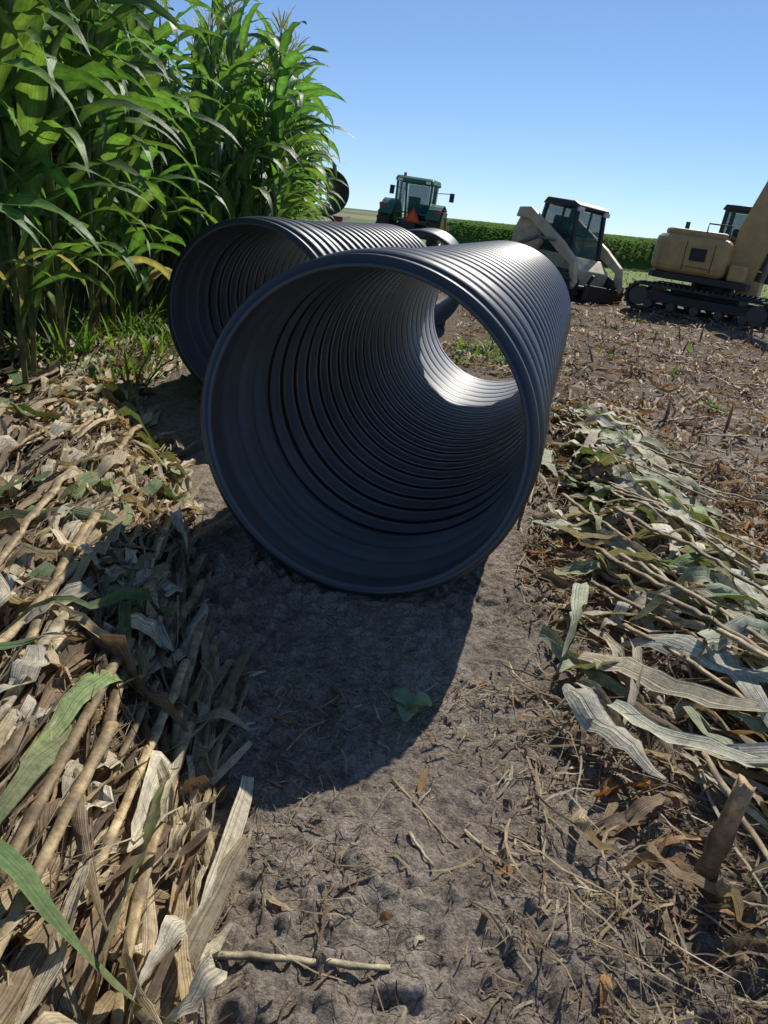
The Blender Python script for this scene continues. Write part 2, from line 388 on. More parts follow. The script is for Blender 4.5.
for k in range(0,11):
    y=3.2+random.random()*.1
    while y<40:
        x=-1.75-.066*(y-10)-.74*k+random.gauss(0,.04)
        xe=xedge(y)
        if x<xe-.35 and x>xe-4.6 and (y<24 or x>xe-2.5) and x>-.75*(y+1)-1:
            pos.append((x,y,(xe-x)))
        y+=random.uniform(.18,.27)
pos.sort(key=lambda p: math.hypot(p[0],p[1])+2.6*p[2])
CG='tall green corn plants standing in rows'
rest=[]
for n,(x,y,dd) in enumerate(pos):
    v=variants[random.randrange(9)]; rz=random.uniform(0,6.28); sc=random.uniform(.95,1.12); z=float(gz(x,y))-.02
    if y>12: sc*=float(np.interp(y,[12,24],[1,.90]))
    a_=-x/y
    if .27<a_<.36 and y>6 : sc*=.88
    if .27<a_<.36 and y>9: sc*=.93
    tl=(random.gauss(0,.03),random.gauss(0,.03))
    if n<110:
        e=empty('corn_plant',(x,y,z),rz)
        for nm,key in(('stalk','stalk'),('foliage','fol'),('tassel','tas'),('ear','ear')):
            add(nm,v[key],e)
        o=e
    elif n<298:
        o=add('corn_plant',v['me']); o.location=(x,y,z)
    else:
        rest.append((v,x,y,z,rz,sc)); continue
    o.rotation_euler=(tl[0],tl[1],rz); o.scale=(sc,sc,sc)
    tag(o,'tall green corn plant with long broad arching leaves','corn plant',CG)
Vs=[];Fs=[];Cs=[];off=0
for v,x,y,z,rz,sc in rest:
    A,B,C_=v['full']; c,s=math.cos(rz)*sc,math.sin(rz)*sc
    W=np.stack([A[:,0]*c-A[:,1]*s+x,A[:,0]*s+A[:,1]*c+y,A[:,2]*sc+z],-1)
    Vs.append(W);Fs.append(B+off);Cs.append(C_);off+=len(A)
o=add('corn_field',np_mesh('corn_field',np.concatenate(Vs),np.concatenate(Fs),colr=np.concatenate(Cs),mat=M_leaf)); tag(o,'dense green corn rows behind the edge plants','corn field',kind='stuff')
# ---------------------------------------------------------------- litter
DRY=np.array([(.58,.44,.24),(.68,.55,.34),(.42,.30,.16),(.20,.135,.075),(.76,.66,.47),(.48,.39,.24),(.30,.20,.11)])
def litter(name,x,y,head,L,W,lift,arch,S=9,pal=DRY,probs=None,twist=.5,label='',cat='corn litter',curl=.4,wave=.12,foldmax=.35,zoff=0.0,endc=None):
    ok=clear(x,y)&clear(x+np.cos(head)*L*.5,y+np.sin(head)*L*.5)&clear(x-np.cos(head)*L*.5,y-np.sin(head)*L*.5)
    x,y,head,L,W,lift,arch=[a[ok] for a in (x,y,head,L,W,lift,arch)]
    n=len(x); s=np.linspace(0,1,S)
    hk=rng.normal(0,curl,n)
    H=head[:,None]+hk[:,None]*(s[None,:]-.5)*2+rng.normal(0,.05,(n,S))
    ds=(L/(S-1))[:,None]
    cx=np.cumsum(np.cos(H)*ds,1)+x[:,None]-np.cos(head)[:,None]*L[:,None]*.5; cy=np.cumsum(np.sin(H)*ds,1)+y[:,None]-np.sin(head)[:,None]*L[:,None]*.5
    ph=rng.uniform(0,6.28,(n,1)); fr=rng.uniform(2,5,(n,1))
    z=gz(cx,cy)+lift[:,None]*(.35+.65*rng.random((n,1))*(1+0*s))+arch[:,None]*np.sin(np.pi*s)[None,:]*.6+arch[:,None]*.4*np.sin(fr*s*3+ph)+.004
    z=np.maximum(z,gz(cx,cy)+.003)+zoff
    C=np.stack([cx,cy,z],-1)
    ex=rng.uniform(1.2,5,(n,1)); st=rng.uniform(.2,.8,(n,1))
    tp=np.clip(np.minimum(st+s[None,:]*3,1)*(1-s[None,:]**ex),.10,1)*(1+.10*np.sin(s[None,:]*9+ph))
    tw=rng.normal(0,twist,(n,1))+rng.normal(0,twist,(n,1))*s[None,:]*1.5
    ci=rng.choice(len(pal),n,p=probs); c=pal[ci]*rng.uniform(.7,1.15,(n,1))
    V,F,CC=ribbons(C,H,W,tp,tw,rng.uniform(-foldmax,foldmax,n),c,wave,.9,endc)
    o=add(name,np_mesh(name,V,F,colr=CC,mat=M_dry)); tag(o,label,cat,kind='stuff'); return o
def bankx(y,deep=2.2,near=.4):
    n=len(y); x=bank_edge(y)+.03-rng.random(n)*deep
    return np.where(rng.random(n)<near,bank_edge(y)+.04-rng.random(n)*.6,x)
n=1300; y=.5+rng.random(n)*6.2
litter('leaf_litter',bankx(y),y,rng.normal(-1.52,.15,n),rng.uniform(.45,1.25,n),rng.uniform(.014,.062,n),rng.uniform(0,.10,n),rng.uniform(0,.025,n),label='long dry crushed corn leaves lying lengthwise on a bank',S=15,curl=.14,wave=.15,foldmax=.6,twist=.55)
n=420; y=.55+rng.random(n)**1.15*6.3
litter('leaf_litter',bankx(y),y,rng.normal(-1.5,.6,n),rng.uniform(.15,.45,n),rng.uniform(.014,.06,n),rng.uniform(.02,.11,n),rng.uniform(0,.05,n),label='heap of dry tan corn leaves and husks on a bank',S=10,wave=.22,foldmax=.5,twist=.8)
HP=np.array([(.76,.66,.46),(.68,.56,.35),(.80,.72,.54)])
n=290; y=.7+rng.random(n)*5.5
litter('corn_husks',bankx(y,1.9),y,rng.normal(-1.5,.4,n),rng.uniform(.18,.36,n),rng.uniform(.05,.095,n),rng.uniform(.05,.13,n),rng.uniform(.01,.05,n),pal=HP,label='pale papery corn husks among the dry leaves',S=11,wave=.08,foldmax=.6)
n=4000; y=.55+rng.random(n)*6
litter('leaf_litter',bankx(y,2.0),y,rng.normal(-1.5,.3,n),rng.uniform(.08,.6,n),rng.uniform(.002,.010,n),rng.uniform(0,.11,n),rng.uniform(0,.03,n),label='shredded dry corn fibres on the bank',S=7)
GR=np.array([(.16,.27,.07),(.26,.36,.12),(.38,.42,.19),(.12,.22,.06)])
n=75; y=.8+rng.random(n)*5
litter('green_leaf_litter',bank_edge(y)-.05-rng.random(n)*1.6,y,rng.normal(-1.5,.6,n),rng.uniform(.35,.75,n),rng.uniform(.045,.085,n),rng.uniform(.10,.16,n),rng.uniform(.02,.07,n),pal=GR,label='wilting green corn leaves on the dry heap',S=12,curl=.3,endc=(.42,.33,.16))
PW=np.array([(.58,.55,.40),(.70,.63,.45),(.46,.46,.29),(.62,.49,.28),(.36,.24,.13),(.78,.70,.50),(.48,.33,.17)])
n=210; y=1.2+rng.random(n)*5.4
litter('leaf_litter',xridge(y)+rng.normal(0,.22,n),y,rng.normal(-1.2,.35,n),rng.uniform(.35,.95,n),rng.uniform(.014,.045,n),rng.uniform(0,.12,n),rng.uniform(0,.04,n),pal=PW,label='windrow of pale green and tan corn leaves',S=13,curl=.25,wave=.16,foldmax=.5,twist=.5)
n=185; y=1.4+rng.random(n)*4.6
litter('leaf_litter',xridge(y)+rng.normal(0,.22,n),y,rng.normal(-1.1,.6,n),rng.uniform(.3,.75,n),rng.uniform(.055,.10,n),rng.uniform(.05,.14,n),rng.uniform(.01,.05,n),pal=np.array([(.56,.60,.42),(.68,.69,.52),(.44,.50,.28),(.78,.74,.58),(.68,.58,.38)]),label='broad pale silvery green corn leaves in the windrow',S=13,curl=.3,wave=.10,foldmax=.3,twist=.35)
n=350; y=1.0+rng.random(n)*5.6
litter('leaf_litter',xridge(y)+rng.normal(0,.30,n),y,rng.normal(-1.3,.8,n),rng.uniform(.12,.4,n),rng.uniform(.01,.05,n),rng.uniform(0,.10,n),rng.uniform(0,.05,n),pal=PW,label='broken pale corn leaves in the windrow',S=9,wave=.2,foldmax=.5,twist=.8)
n=40; y=1.3+rng.random(n)*4
litter('green_leaf_litter',xridge(y)+rng.normal(0,.2,n),y,rng.normal(-1.2,.7,n),rng.uniform(.3,.6,n),rng.uniform(.04,.075,n),rng.uniform(.10,.16,n),rng.uniform(.02,.06,n),pal=GR*1.15,label='green corn leaves in the windrow',S=11,curl=.3,endc=(.42,.33,.16))
n=1900; y=.7+rng.random(n)*4.6
BR=np.array([(.42,.28,.14),(.32,.20,.11),(.56,.42,.24),(.26,.165,.09),(.54,.28,.10)])
litter('leaf_litter',.7+rng.random(n)*2.4,y,rng.uniform(0,6.28,n),rng.uniform(.06,.3,n),rng.uniform(.006,.035,n),rng.uniform(0,.045,n),rng.uniform(0,.03,n),pal=BR,label='broken brown corn leaves on soil',S=8,wave=.2,foldmax=.5)
n=3000; y=.7+rng.random(n)*4.6
litter('leaf_litter',.45+rng.random(n)*2.4,y,rng.normal(-1.0,.9,n),rng.uniform(.05,.4,n),rng.uniform(.002,.009,n),rng.uniform(0,.06,n),rng.uniform(0,.03,n),label='thin broken corn fibres on soil',S=6)
def chaff(n,L0,L1,W0,W1,lift,pal=DRY,S=4,lab='small straw bits and chaff pressed in the soil',bias=0):
    y=.6+rng.random(n)**1.3*5.5; x=rng.uniform(-.9,2.6,n)
    den=vnoise(x*2.5,y*2.5)*1.9+vnoise(x*6,y*6)*1.2+.42+.45*(x>.3)+.25*(y<1.7)-.15*((np.abs(x+.1)<.4)&(y>1.7))+bias
    k=rng.random(n)<np.clip(den,.06,1); x,y=x[k],y[k]; n=len(x)
    litter('straw_chaff',x,y,rng.uniform(0,6.28,n),L0+(L1-L0)*rng.random(n)**2.5,rng.uniform(W0,W1,n),rng.uniform(0,lift,n),rng.uniform(0,lift,n),pal=pal,label=lab,S=S,twist=.3,curl=.25,wave=.15)
DK=np.array([(.18,.125,.08),(.28,.19,.115),(.48,.37,.24),(.66,.56,.39)])
chaff(28000,.01,.07,.0015,.006,.006,DK); chaff(9000,.03,.20,.002,.009,.012); chaff(1100,.03,.14,.010,.024,.014,BR,7,'small curled brown leaf scraps on the soil'); chaff(420,.04,.16,.007,.015,.010,HP,6,'pale flat stalk splinters on the soil')
n=15000
y=3+rng.random(n)**1.5*22; x=rng.uniform(-.1,1,n)*(y*.72+3)+ .8
x=np.where(y<5,np.abs(x)+1.2,x)
FR=np.array([(.36,.24,.135),(.25,.16,.085),(.52,.39,.23),(.18,.12,.07),(.70,.57,.39),(.46,.25,.10)])
litter('field_residue',x,y,rng.uniform(0,6.28,n),rng.uniform(.05,.36,n),rng.uniform(.008,.04,n),rng.uniform(0,.07,n),rng.uniform(0,.07,n),pal=FR,label='chopped brown corn residue covering the field',S=6,foldmax=.5,wave=.2)
def grass(name,x,y,h,w,c,label,spread=.5):
    k=clear(x,y,.15); x,y,h,w=x[k],y[k],h[k],w[k]
    n=len(x); S=5; s=np.linspace(0,1,S)
    hd=rng.uniform(0,6.28,n); H=np.repeat(hd[:,None],S,1)
    el=R(85)-rng.uniform(.2,1.3,(n,1))*s[None,:]-rng.uniform(0,spread,(n,1))
    ds=(h/(S-1))[:,None]
    C=np.stack([x[:,None]+np.cumsum(np.cos(el)*np.cos(H)*ds,1),y[:,None]+np.cumsum(np.cos(el)*np.sin(H)*ds,1),gz(x,y)[:,None]+np.cumsum(np.sin(el)*ds,1)-.03],-1)
    V,F,CC=ribbons(C,H,w,np.array([.7,1,.9,.6,.1]),np.zeros((n,S)),.15,c*rng.uniform(.6,1.4,(n,1)),.02,1.15)
    o=add(name,np_mesh(name,V,F,colr=CC,mat=M_leaf)); tag(o,label,'grass',kind='stuff'); return o
n=2600
y=rng.uniform(5.0,20,n); x=np.array([xedge(v) for v in y])+rng.normal(.05,.28,n)
grass('weedy_grass',x,y,rng.uniform(.12,.5,n),rng.uniform(.01,.03,n),np.array([.15,.25,.05]),'bright green weeds at the foot of the corn')
n=6000
y=rng.uniform(22,40,n); x=rng.uniform(-6,34,n)
grass('grass_strip',x,y,rng.uniform(.06,.16,n),rng.uniform(.02,.06,n),np.array([.18,.25,.07]),'light green grass strip beyond the bare soil')
n=220
cxs=rng.uniform(1.8,9,26); cys=rng.uniform(5.5,16,26); kk=rng.integers(0,26,n)
grass('weedy_grass',cxs[kk]+rng.normal(0,.08,n),cys[kk]+rng.normal(0,.08,n),rng.uniform(.06,.2,n),rng.uniform(.02,.05,n),np.array([.14,.23,.05]),'small green volunteer weeds in the residue',.9)
n=250
y=rng.uniform(8.2,9.9,n); x=rng.uniform(.6,1.8,n)
grass('weedy_grass',x,y,rng.uniform(.06,.22,n),rng.uniform(.015,.04,n),np.array([.14,.23,.05]),'green weeds behind the pipe opening')
# far crop
n=52000
y=38+rng.random(n)**2.2*70; x=rng.uniform(2,62,n)+ (y-38)*.1
y=y+np.clip(9-x,0,20)*1.5
nn=len(x); S=4; s=np.linspace(0,1,S); hd=rng.uniform(0,6.28,nn); H=np.repeat(hd[:,None],S,1)
el=R(55)-rng.uniform(.6,2.0,(nn,1))*s[None,:]
Lh=rng.uniform(.16,.32,nn); ds=(Lh/(S-1))[:,None]
z0=rng.uniform(.05,1,nn)**.45*1.28+.10*vnoise(x*.4,y*.4)
C=np.stack([x[:,None]+np.cumsum(np.cos(el)*np.cos(H)*ds,1),y[:,None]+np.cumsum(np.cos(el)*np.sin(H)*ds,1),z0[:,None]+np.cumsum(np.sin(el)*ds,1)],-1)
V,F,CC=ribbons(C,H,rng.uniform(.08,.16,nn),np.array([.8,1,.8,.1]),np.zeros((nn,S)),.15,np.array([.14,.24,.06])*rng.uniform(.75,1.25,(nn,1)),.03,1.1)
gxs=np.arange(2,90,1.0); gys=np.arange(0,80,1.0); GX,GY=np.meshgrid(gxs,gys)
Yw=GY+38.5+np.clip(9-GX,0,20)*1.5; Zw=1.22+.15*vnoise(GX*1.3,GY*1.3); Zw[0,:]=0;
V2=np.stack([GX,Yw,Zw],-1).reshape(-1,3); m2=len(gxs); i=(np.arange(len(gys)-1)[:,None]*m2+np.arange(m2-1)[None,:]).reshape(-1)
F2=np.stack([i,i+1,i+1+m2,i+m2],-1)+len(V)
o=add('crop_field',np_mesh('crop_field',np.concatenate([V,V2]),np.concatenate([F,F2]),colr=np.concatenate([CC,np.tile([.13,.22,.055,.5],(len(V2),1))]),mat=M_crop)); tag(o,'low green crop field along the horizon','crop field',kind='stuff')
# ---------------------------------------------------------------- stalks as things
STC=[(.60,.46,.25),(.52,.38,.19),(.40,.28,.14),(.68,.57,.36)]
def stalk(x,y,hd,L,r,lift=.03,label='dry broken corn stalk lying on the residue',tilt=0,c=None,bend0=.05):
    xa=np.array([x,x+math.cos(hd)*L*.5,x+math.cos(hd)*L]); ya=np.array([y,y+math.sin(hd)*L*.5,y+math.sin(hd)*L])
    if not clear(xa,ya).all(): return
    K=max(6,int(L/.04)); pts=[];rad=[]; bend=random.gauss(0,bend0); kink=random.random(); ka=random.choice((0,0,.12,-.15)); st=random.randrange(4)
    for k in range(K+1):
        t=k/K; h2=hd+bend*t+(ka if t>kink else 0)
        if k==0: px,py=x,y
        else: px+=math.cos(h2)*L/K; py+=math.sin(h2)*L/K
        gm=float(gz(x+math.cos(hd)*L*.5,y+math.sin(hd)*L*.5))
        z=gm*.6+float(gz(px,py))*.4+r+lift+tilt*(t-.5)*L
        nd=(k+st)%5==0
        pts.append((px,py,z)); rad.append(r*(1.22 if nd else 1)*(1-.25*t)*random.uniform(.93,1.07))
    v,f=tube(pts,rad,10,True)
    f4=[q for q in f if len(q)==4]
    V=np.array(v)
    for k in range(K+1): V[k*10:(k+1)*10,2]=(V[k*10:(k+1)*10,2]-pts[k][2])*.6+pts[k][2]
    c=np.array(c or random.choice(STC))*random.uniform(.75,1.15)
    cc=np.tile(c,(len(V),1)); cc*=np.tile(np.array([random.uniform(.55,1.15) for _ in range(10)]),K+1)[:,None]
    for k in range(K+1):
        if (k+st)%5==0: cc[k*10:(k+1)*10]*=.5
        cc[k*10:(k+1)*10]*=random.uniform(.75,1.1)
    V=np.concatenate([V,[pts[0]],[pts[-1]]]); cc=np.concatenate([cc,[[.5,.45,.33]],[[.5,.45,.33]]])
    n0=len(V)-2; F3=[(n0,(q+1)%10,q) for q in range(10)]+[(n0+1,K*10+q,K*10+(q+1)%10) for q in range(10)]
    o=add('corn_stalk',np_mesh('corn_stalk',V,f4,F3,colr=cc,mat=M_stalk)); tag(o,label,'corn stalk','dry corn stalks lying on the ground'); return o
stalk(-.36,1.1,.03,.47,.010,.004,'pale broken corn stalk lying flat on soil')
for a in((-.62,2.35,-1.45,.95,.018,.07),(-.54,2.25,-1.56,.8,.016,.06),(-.8,2.5,-1.5,1.1,.020,.08),(-.72,1.9,-1.48,.9,.017,.08),(-.95,3.1,-1.45,.9,.018,.07),(-.50,1.75,-1.5,.75,.018,.05),(-.66,2.9,-1.5,.7,.015,.04),(-.9,1.9,-1.5,.9,.019,.09),
 (-.68,2.6,-1.56,1.0,.020,.06),(-.58,2.0,-1.5,.9,.015,.08),(-1.1,2.6,-1.45,1.0,.018,.08),(-1.0,2.2,-1.58,1.0,.017,.09),(-.62,1.5,-1.5,.7,.016,.09),(-.78,1.4,-1.58,.7,.018,.09),(-.46,1.35,-1.48,.6,.014,.06),(-1.2,3.4,-1.45,1.1,.018,.08),(-1.35,3.0,-1.55,1.0,.018,.09)): stalk(*a)
for a in((1.0,3.2,-1.15,1.1,.016,.07),(.92,2.9,-1.05,.8,.014,.06),(1.35,4.3,-1.35,1.0,.015,.10),(1.1,2.6,-1.1,.8,.015,.11),(1.05,3.0,-1.15,.9,.014,.12),(1.0,4.0,-1.3,1.0,.014,.09),(1.2,2.3,-1.0,.6,.015,.13),(.95,2.5,-1.05,.9,.013,.06),(1.15,3.5,-1.2,1.0,.015,.13)): stalk(*a)
for a in((.3,1.55,-.9,.14,.006,.0),(.15,1.5,-1.1,.12,.005,.0),(.55,1.5,2.7,.2,.004,.0),(-.02,1.3,.6,.10,.005,0),(.5,1.9,-.8,.3,.004,0),(.1,1.72,-.95,.3,.004,0)): stalk(*a)
for _ in range(55):
    yy=random.uniform(1.0,6); stalk(float(bank_edge(yy))-.03-random.uniform(.0,1.3),yy,random.gauss(-1.5,.13),random.uniform(.35,1.0),random.uniform(.010,.019),random.uniform(.03,.09))
for _ in range(34):
    yy=random.uniform(1.6,6); stalk(random.gauss(1.35,.18),yy,random.gauss(-1.15,.25),random.uniform(.35,1.0),random.uniform(.008,.014),random.uniform(.07,.13))
for _ in range(34):
    yy=random.uniform(5,15); stalk(random.uniform(2.2,yy*.6+1.5),yy,random.uniform(0,6.28),random.uniform(.3,.8),random.uniform(.008,.014),random.uniform(.01,.06))
def stub(x,y,h,r,lean,hd,label='short cut corn stub standing in the soil',tone=1):
    z=float(gz(x,y)); pts=[];rad=[]
    for k in range(6):
        t=k/5; pts.append((x+math.cos(hd)*lean*h*t,y+math.sin(hd)*lean*h*t,z-.03+h*t)); rad.append(r*(1.25 if k in(0,2) else 1)*(1.1-.1*t))
    v,f=tube(pts,rad,10); V=np.array(v); cc=np.tile(np.array([.38,.25,.13])*random.uniform(.9,1.1)*tone,(len(V),1)); cc[-20:]*=1.3; cc[20:30]*=.5
    cc*=np.tile(np.array([random.uniform(.7,1.15) for _ in range(10)]),6)[:,None]
    V[-10:,2]+=np.array([random.uniform(-.5,.9)*r for _ in range(10)])
    f4=[q for q in f if len(q)==4]; V=np.concatenate([V,[(pts[-1][0],pts[-1][1],pts[-1][2]-.012)]]); cc=np.concatenate([cc,[[.45,.36,.22]]])
    F3=[(len(V)-1,50+q,50+(q+1)%10) for q in range(10)]
    o=add('corn_stub',np_mesh('corn_stub',V,f4,F3,colr=cc,mat=M_stalk)); tag(o,label,'corn stub','cut corn stubs in the field')
stub(.93,1.49,.31,.023,.10,.2,'thick brown corn stub leaning beside dry leaves',1.15)
for _ in range(60):
    yy=random.uniform(4.5,15); stub(random.uniform(2.2,yy*.62+1.6),yy,random.uniform(.08,.28),.012,random.uniform(0,.5),random.uniform(0,6.28))
# weed seedling
e=empty('weed_seedling',(.14,2.0,float(gz(.14,2.0))-.02)); e.scale=(1.15,1.15,1.0); tag(e,'small green broadleaf weed growing in the bare soil','weed')
st,sf=tube([(0,0,-.02),(.005,0,.04),(0,.005,.075)],[.003,.0025,.002],6)
mk('stem',[(st,sf)],paint('weed_stem',(.20,.28,.12),.5,dirt=.1),e)
def leafgrid(cx,cy,cz,hd,L,W,el):
    S=9; s=np.linspace(0,1,S); V=[];F=[]
    w=W*np.sqrt(np.clip(np.sin(np.pi*np.clip(s*.93+.05,0,1)),0,1))*(1.15-.5*s)
    for k in range(S):
        a=s[k]*L; px=cx+math.cos(hd)*a*math.cos(el); py=cy+math.sin(hd)*a*math.cos(el); pz=cz+a*math.sin(el)-.35*L*s[k]**2
        for j in(-2,-1,0,1,2):
            u=j/2; V.append((px-math.sin(hd)*w[k]*u*.5,py+math.cos(hd)*w[k]*u*.5,pz+abs(u)*w[k]*.28+random.gauss(0,.0025)))
    for k in range(S-1):
        for j in range(4): F.append((k*5+j,k*5+j+1,k*5+j+6,k*5+j+5))
    return np.array(V),np.array(F)
for hd,L,W,el,cz in((-.3,.085,.075,.7,.07),(2.6,.075,.07,.75,.065),(1.2,.06,.05,.9,.06),(-1.7,.07,.065,.25,.07),(4.0,.05,.04,.5,.045),(.5,.045,.035,.4,.03)):
    v,f=leafgrid(0,0,cz,hd,L,W,el); c=np.tile(np.array([.34,.50,.32])*random.uniform(.7,1.25),(len(v),1)); add('leaf',np_mesh('leaf',v,f,colr=c,mat=M_leaf),e)
# ---------------------------------------------------------------- vehicle materials
M_cream=paint('cream_paint',(.66,.54,.35),.45,dirt=.55,dirtc=(.24,.18,.12),scale=4); M_tan=paint('yellow_tan_paint',(.52,.33,.12),.42,dirt=.5,dirtc=(.24,.17,.10),scale=4)
M_green=paint('green_paint',(.018,.12,.065),.35,dirt=.25); M_yel=paint('yellow_rim',(.55,.42,.04),.4,dirt=.4)
M_rub=paint('rubber',(.03,.028,.026),.8,dirt=.7,dirtc=(.16,.125,.09)); M_blk=paint('black_steel',(.025,.025,.026),.5,dirt=.4,dirtc=(.1,.08,.06))
M_steel=paint('worn_steel',(.25,.23,.21),.4,.7,dirt=.5); M_idl=paint('dusty_idler',(.09,.075,.06),.6,0,dirt=.5)
M_org=paint('orange_red',(.85,.10,.02),.5,dirt=.05); M_red=paint('red_edge',(.5,.02,.02),.5,dirt=.05)
M_seat=paint('seat',(.03,.03,.03),.7,dirt=.1); M_lamp=paint('lamp_lens',(.7,.7,.65),.2,dirt=.05)
def glassm():
    m,nt,out=newmat('tinted_glass'); b=N(nt,'ShaderNodeBsdfPrincipled',i_Roughness=.04); b.inputs['Base Color'].default_value=(.04,.15,.14,1); b.inputs['Alpha'].default_value=.42
    nt.links.new(b.outputs[0],out.inputs[0]); return m
M_glass=glassm()
def wheel(parent,cx,cy,r,w,rimmat,side):
    e=empty('wheel',(cx,cy,r),0,parent)
    a=w/2
    prof=[(-a*.8,r*.58),(-a,r*.66),(-a,r*.85),(-a*.9,r*.93),(a*.9,r*.93),(a,r*.85),(a,r*.66),(a*.8,r*.58)]
    g=[lathe(prof,0,0,40)]
    nl=22
    for k in range(nl*2):
        q=2*math.pi*(k/2)/nl; sgn=1 if k%2 else -1
        V=[]
        for rr in(r*.92,r):
            for yy,dq in((0,0),(sgn*a*.97,.13)):
                for dd in(-.035,.035):
                    qq=q+dq+dd; V.append((rr*math.cos(qq),yy,rr*math.sin(qq)))
        g.append((V,[(0,1,3,2),(4,6,7,5),(0,4,5,1),(2,3,7,6),(0,2,6,4),(1,5,7,3)]))
    mk('tyre',g,M_rub,e)
    mk('rim',[lathe([(-a*.78,r*.58),(-a*.78,r*.54),(-a*.3,r*.5),(-.02,r*.2),(-.02,.0001),(.04,.0001),(.04,r*.2),(a*.3,r*.5),(a*.78,r*.54),(a*.78,r*.58)],0,0,32),cyl((0,-.09,0),(0,.11,0),r*.16,14)],rimmat,e,0,False)
    return e
# --- tractor (x forward)
tr=empty('tractor',(-.1,36.5,-.12)); lean(tr,78,3); tr.scale=(1.06,)*3; tag(tr,'dark green farm tractor with cab, seen from behind','tractor')
mk('chassis',[box(1.4,0,.85,3.2,.55,.5),box(0,0,.95,.7,2.0,.3),box(2.6,0,.62,.25,1.7,.22)],M_blk,tr,.03)
mk('hood',[prism([(1.15,1.05),(3.3,1.0),(3.4,1.2),(3.3,1.75),(2.8,1.88),(1.15,1.98)],-.42,.42)],M_green,tr,.05)
mk('cab_frame',[beam((-.45,s*.72,1.25),(-.55,s*.74,2.72),.09) for s in(-1,1)]+[beam((1.15,s*.6,1.2),(1.0,s*.7,2.72),.08) for s in(-1,1)]+[beam((.4,s*.74,1.2),(.35,s*.78,2.72),.07) for s in(-1,1)]+[box(.35,0,1.22,1.7,1.5,.14),box(-.5,0,1.55,.08,1.4,.08)],M_green,tr,.01)
mk('roof',[prism([(-.75,2.72),(1.2,2.72),(1.25,2.8),(1.0,2.95),(-.55,2.95),(-.75,2.86)],-.80,.80)],M_green,tr,.07)
mk('window',[prism([(-.47,1.6),(-.56,2.7),(-.54,2.7),(-.45,1.6)],-.66,.66),prism([(1.12,1.3),(.99,2.7),(1.01,2.7),(1.14,1.3)],-.58,.58)]+[prism([(-.4,1.3),(-.48,2.7),(.98,2.7),(1.08,1.3)],s*.73-.005,s*.73+.005) for s in(-1,1)],M_glass,tr)
mk('seat',[box(.1,0,1.55,.5,.5,.14),box(-.15,0,1.9,.14,.5,.6)],M_seat,tr,.04)
mk('steering_wheel',[cyl((.72,0,1.3),(.6,0,1.85),.03,8),cyl((.6,0,1.85),(.58,0,1.88),.2,20)],M_seat,tr)
for s in(-1,1):
    pr=[]
    for k in range(11):
        q=R(20+k*13.5); pr.append((1.08*math.cos(q),.95+1.08*math.sin(q)))
    for k in range(10,-1,-1):
        q=R(20+k*13.5); pr.append((1.03*math.cos(q),.95+1.03*math.sin(q)))
    mk('fender',[prism(pr,s*.72,s*1.3)],M_green,tr)
    wheel(tr,0,s*1.12,.95,.52,M_yel,s); wheel(tr,2.6,s*.95,.66,.4,M_yel,s)
    mk('tail_lamp',[box(-.95,s*1.2,1.75,.06,.2,.12)],M_red,tr,.01)
    mk('work_light',[box(-.76,s*.6,2.78,.08,.2,.1)],M_lamp,tr,.01)
    mk('mirror',[beam((1.05,s*.75,2.5),(1.1,s*1.35,2.55),.03),box(1.1,s*1.35,2.4,.05,.2,.36)],M_blk,tr)
mk('exhaust_pipe',[cyl((1.5,-.5,1.9),(1.5,-.5,2.9),.06,12)],M_blk,tr)
mk('slow_moving_sign',[([(-.80,-.15,1.72),(-.80,-.43,1.24),(-.80,.13,1.24),(-.82,-.15,1.72),(-.82,-.43,1.24),(-.82,.13,1.24)],[(0,1,2),(5,4,3),(0,3,4,1),(1,4,5,2),(2,5,3,0)])],M_org,tr)
mk('sign_border',[beam((-.825,-.15,1.76),(-.825,-.46,1.22),.05),beam((-.825,-.46,1.22),(-.825,.16,1.22),.05),beam((-.825,.16,1.22),(-.825,-.15,1.76),.05)],M_red,tr)
mk('rear_hitch',[beam((-.3,s*.35,.8),(-1.2,s*.4,.65),.08) for s in(-1,1)]+[box(-.6,0,.95,.5,.6,.5)],M_blk,tr)
mk('beacon',[cyl((-.4,.5,2.95),(-.4,.5,3.08),.06,12)],M_org,tr)
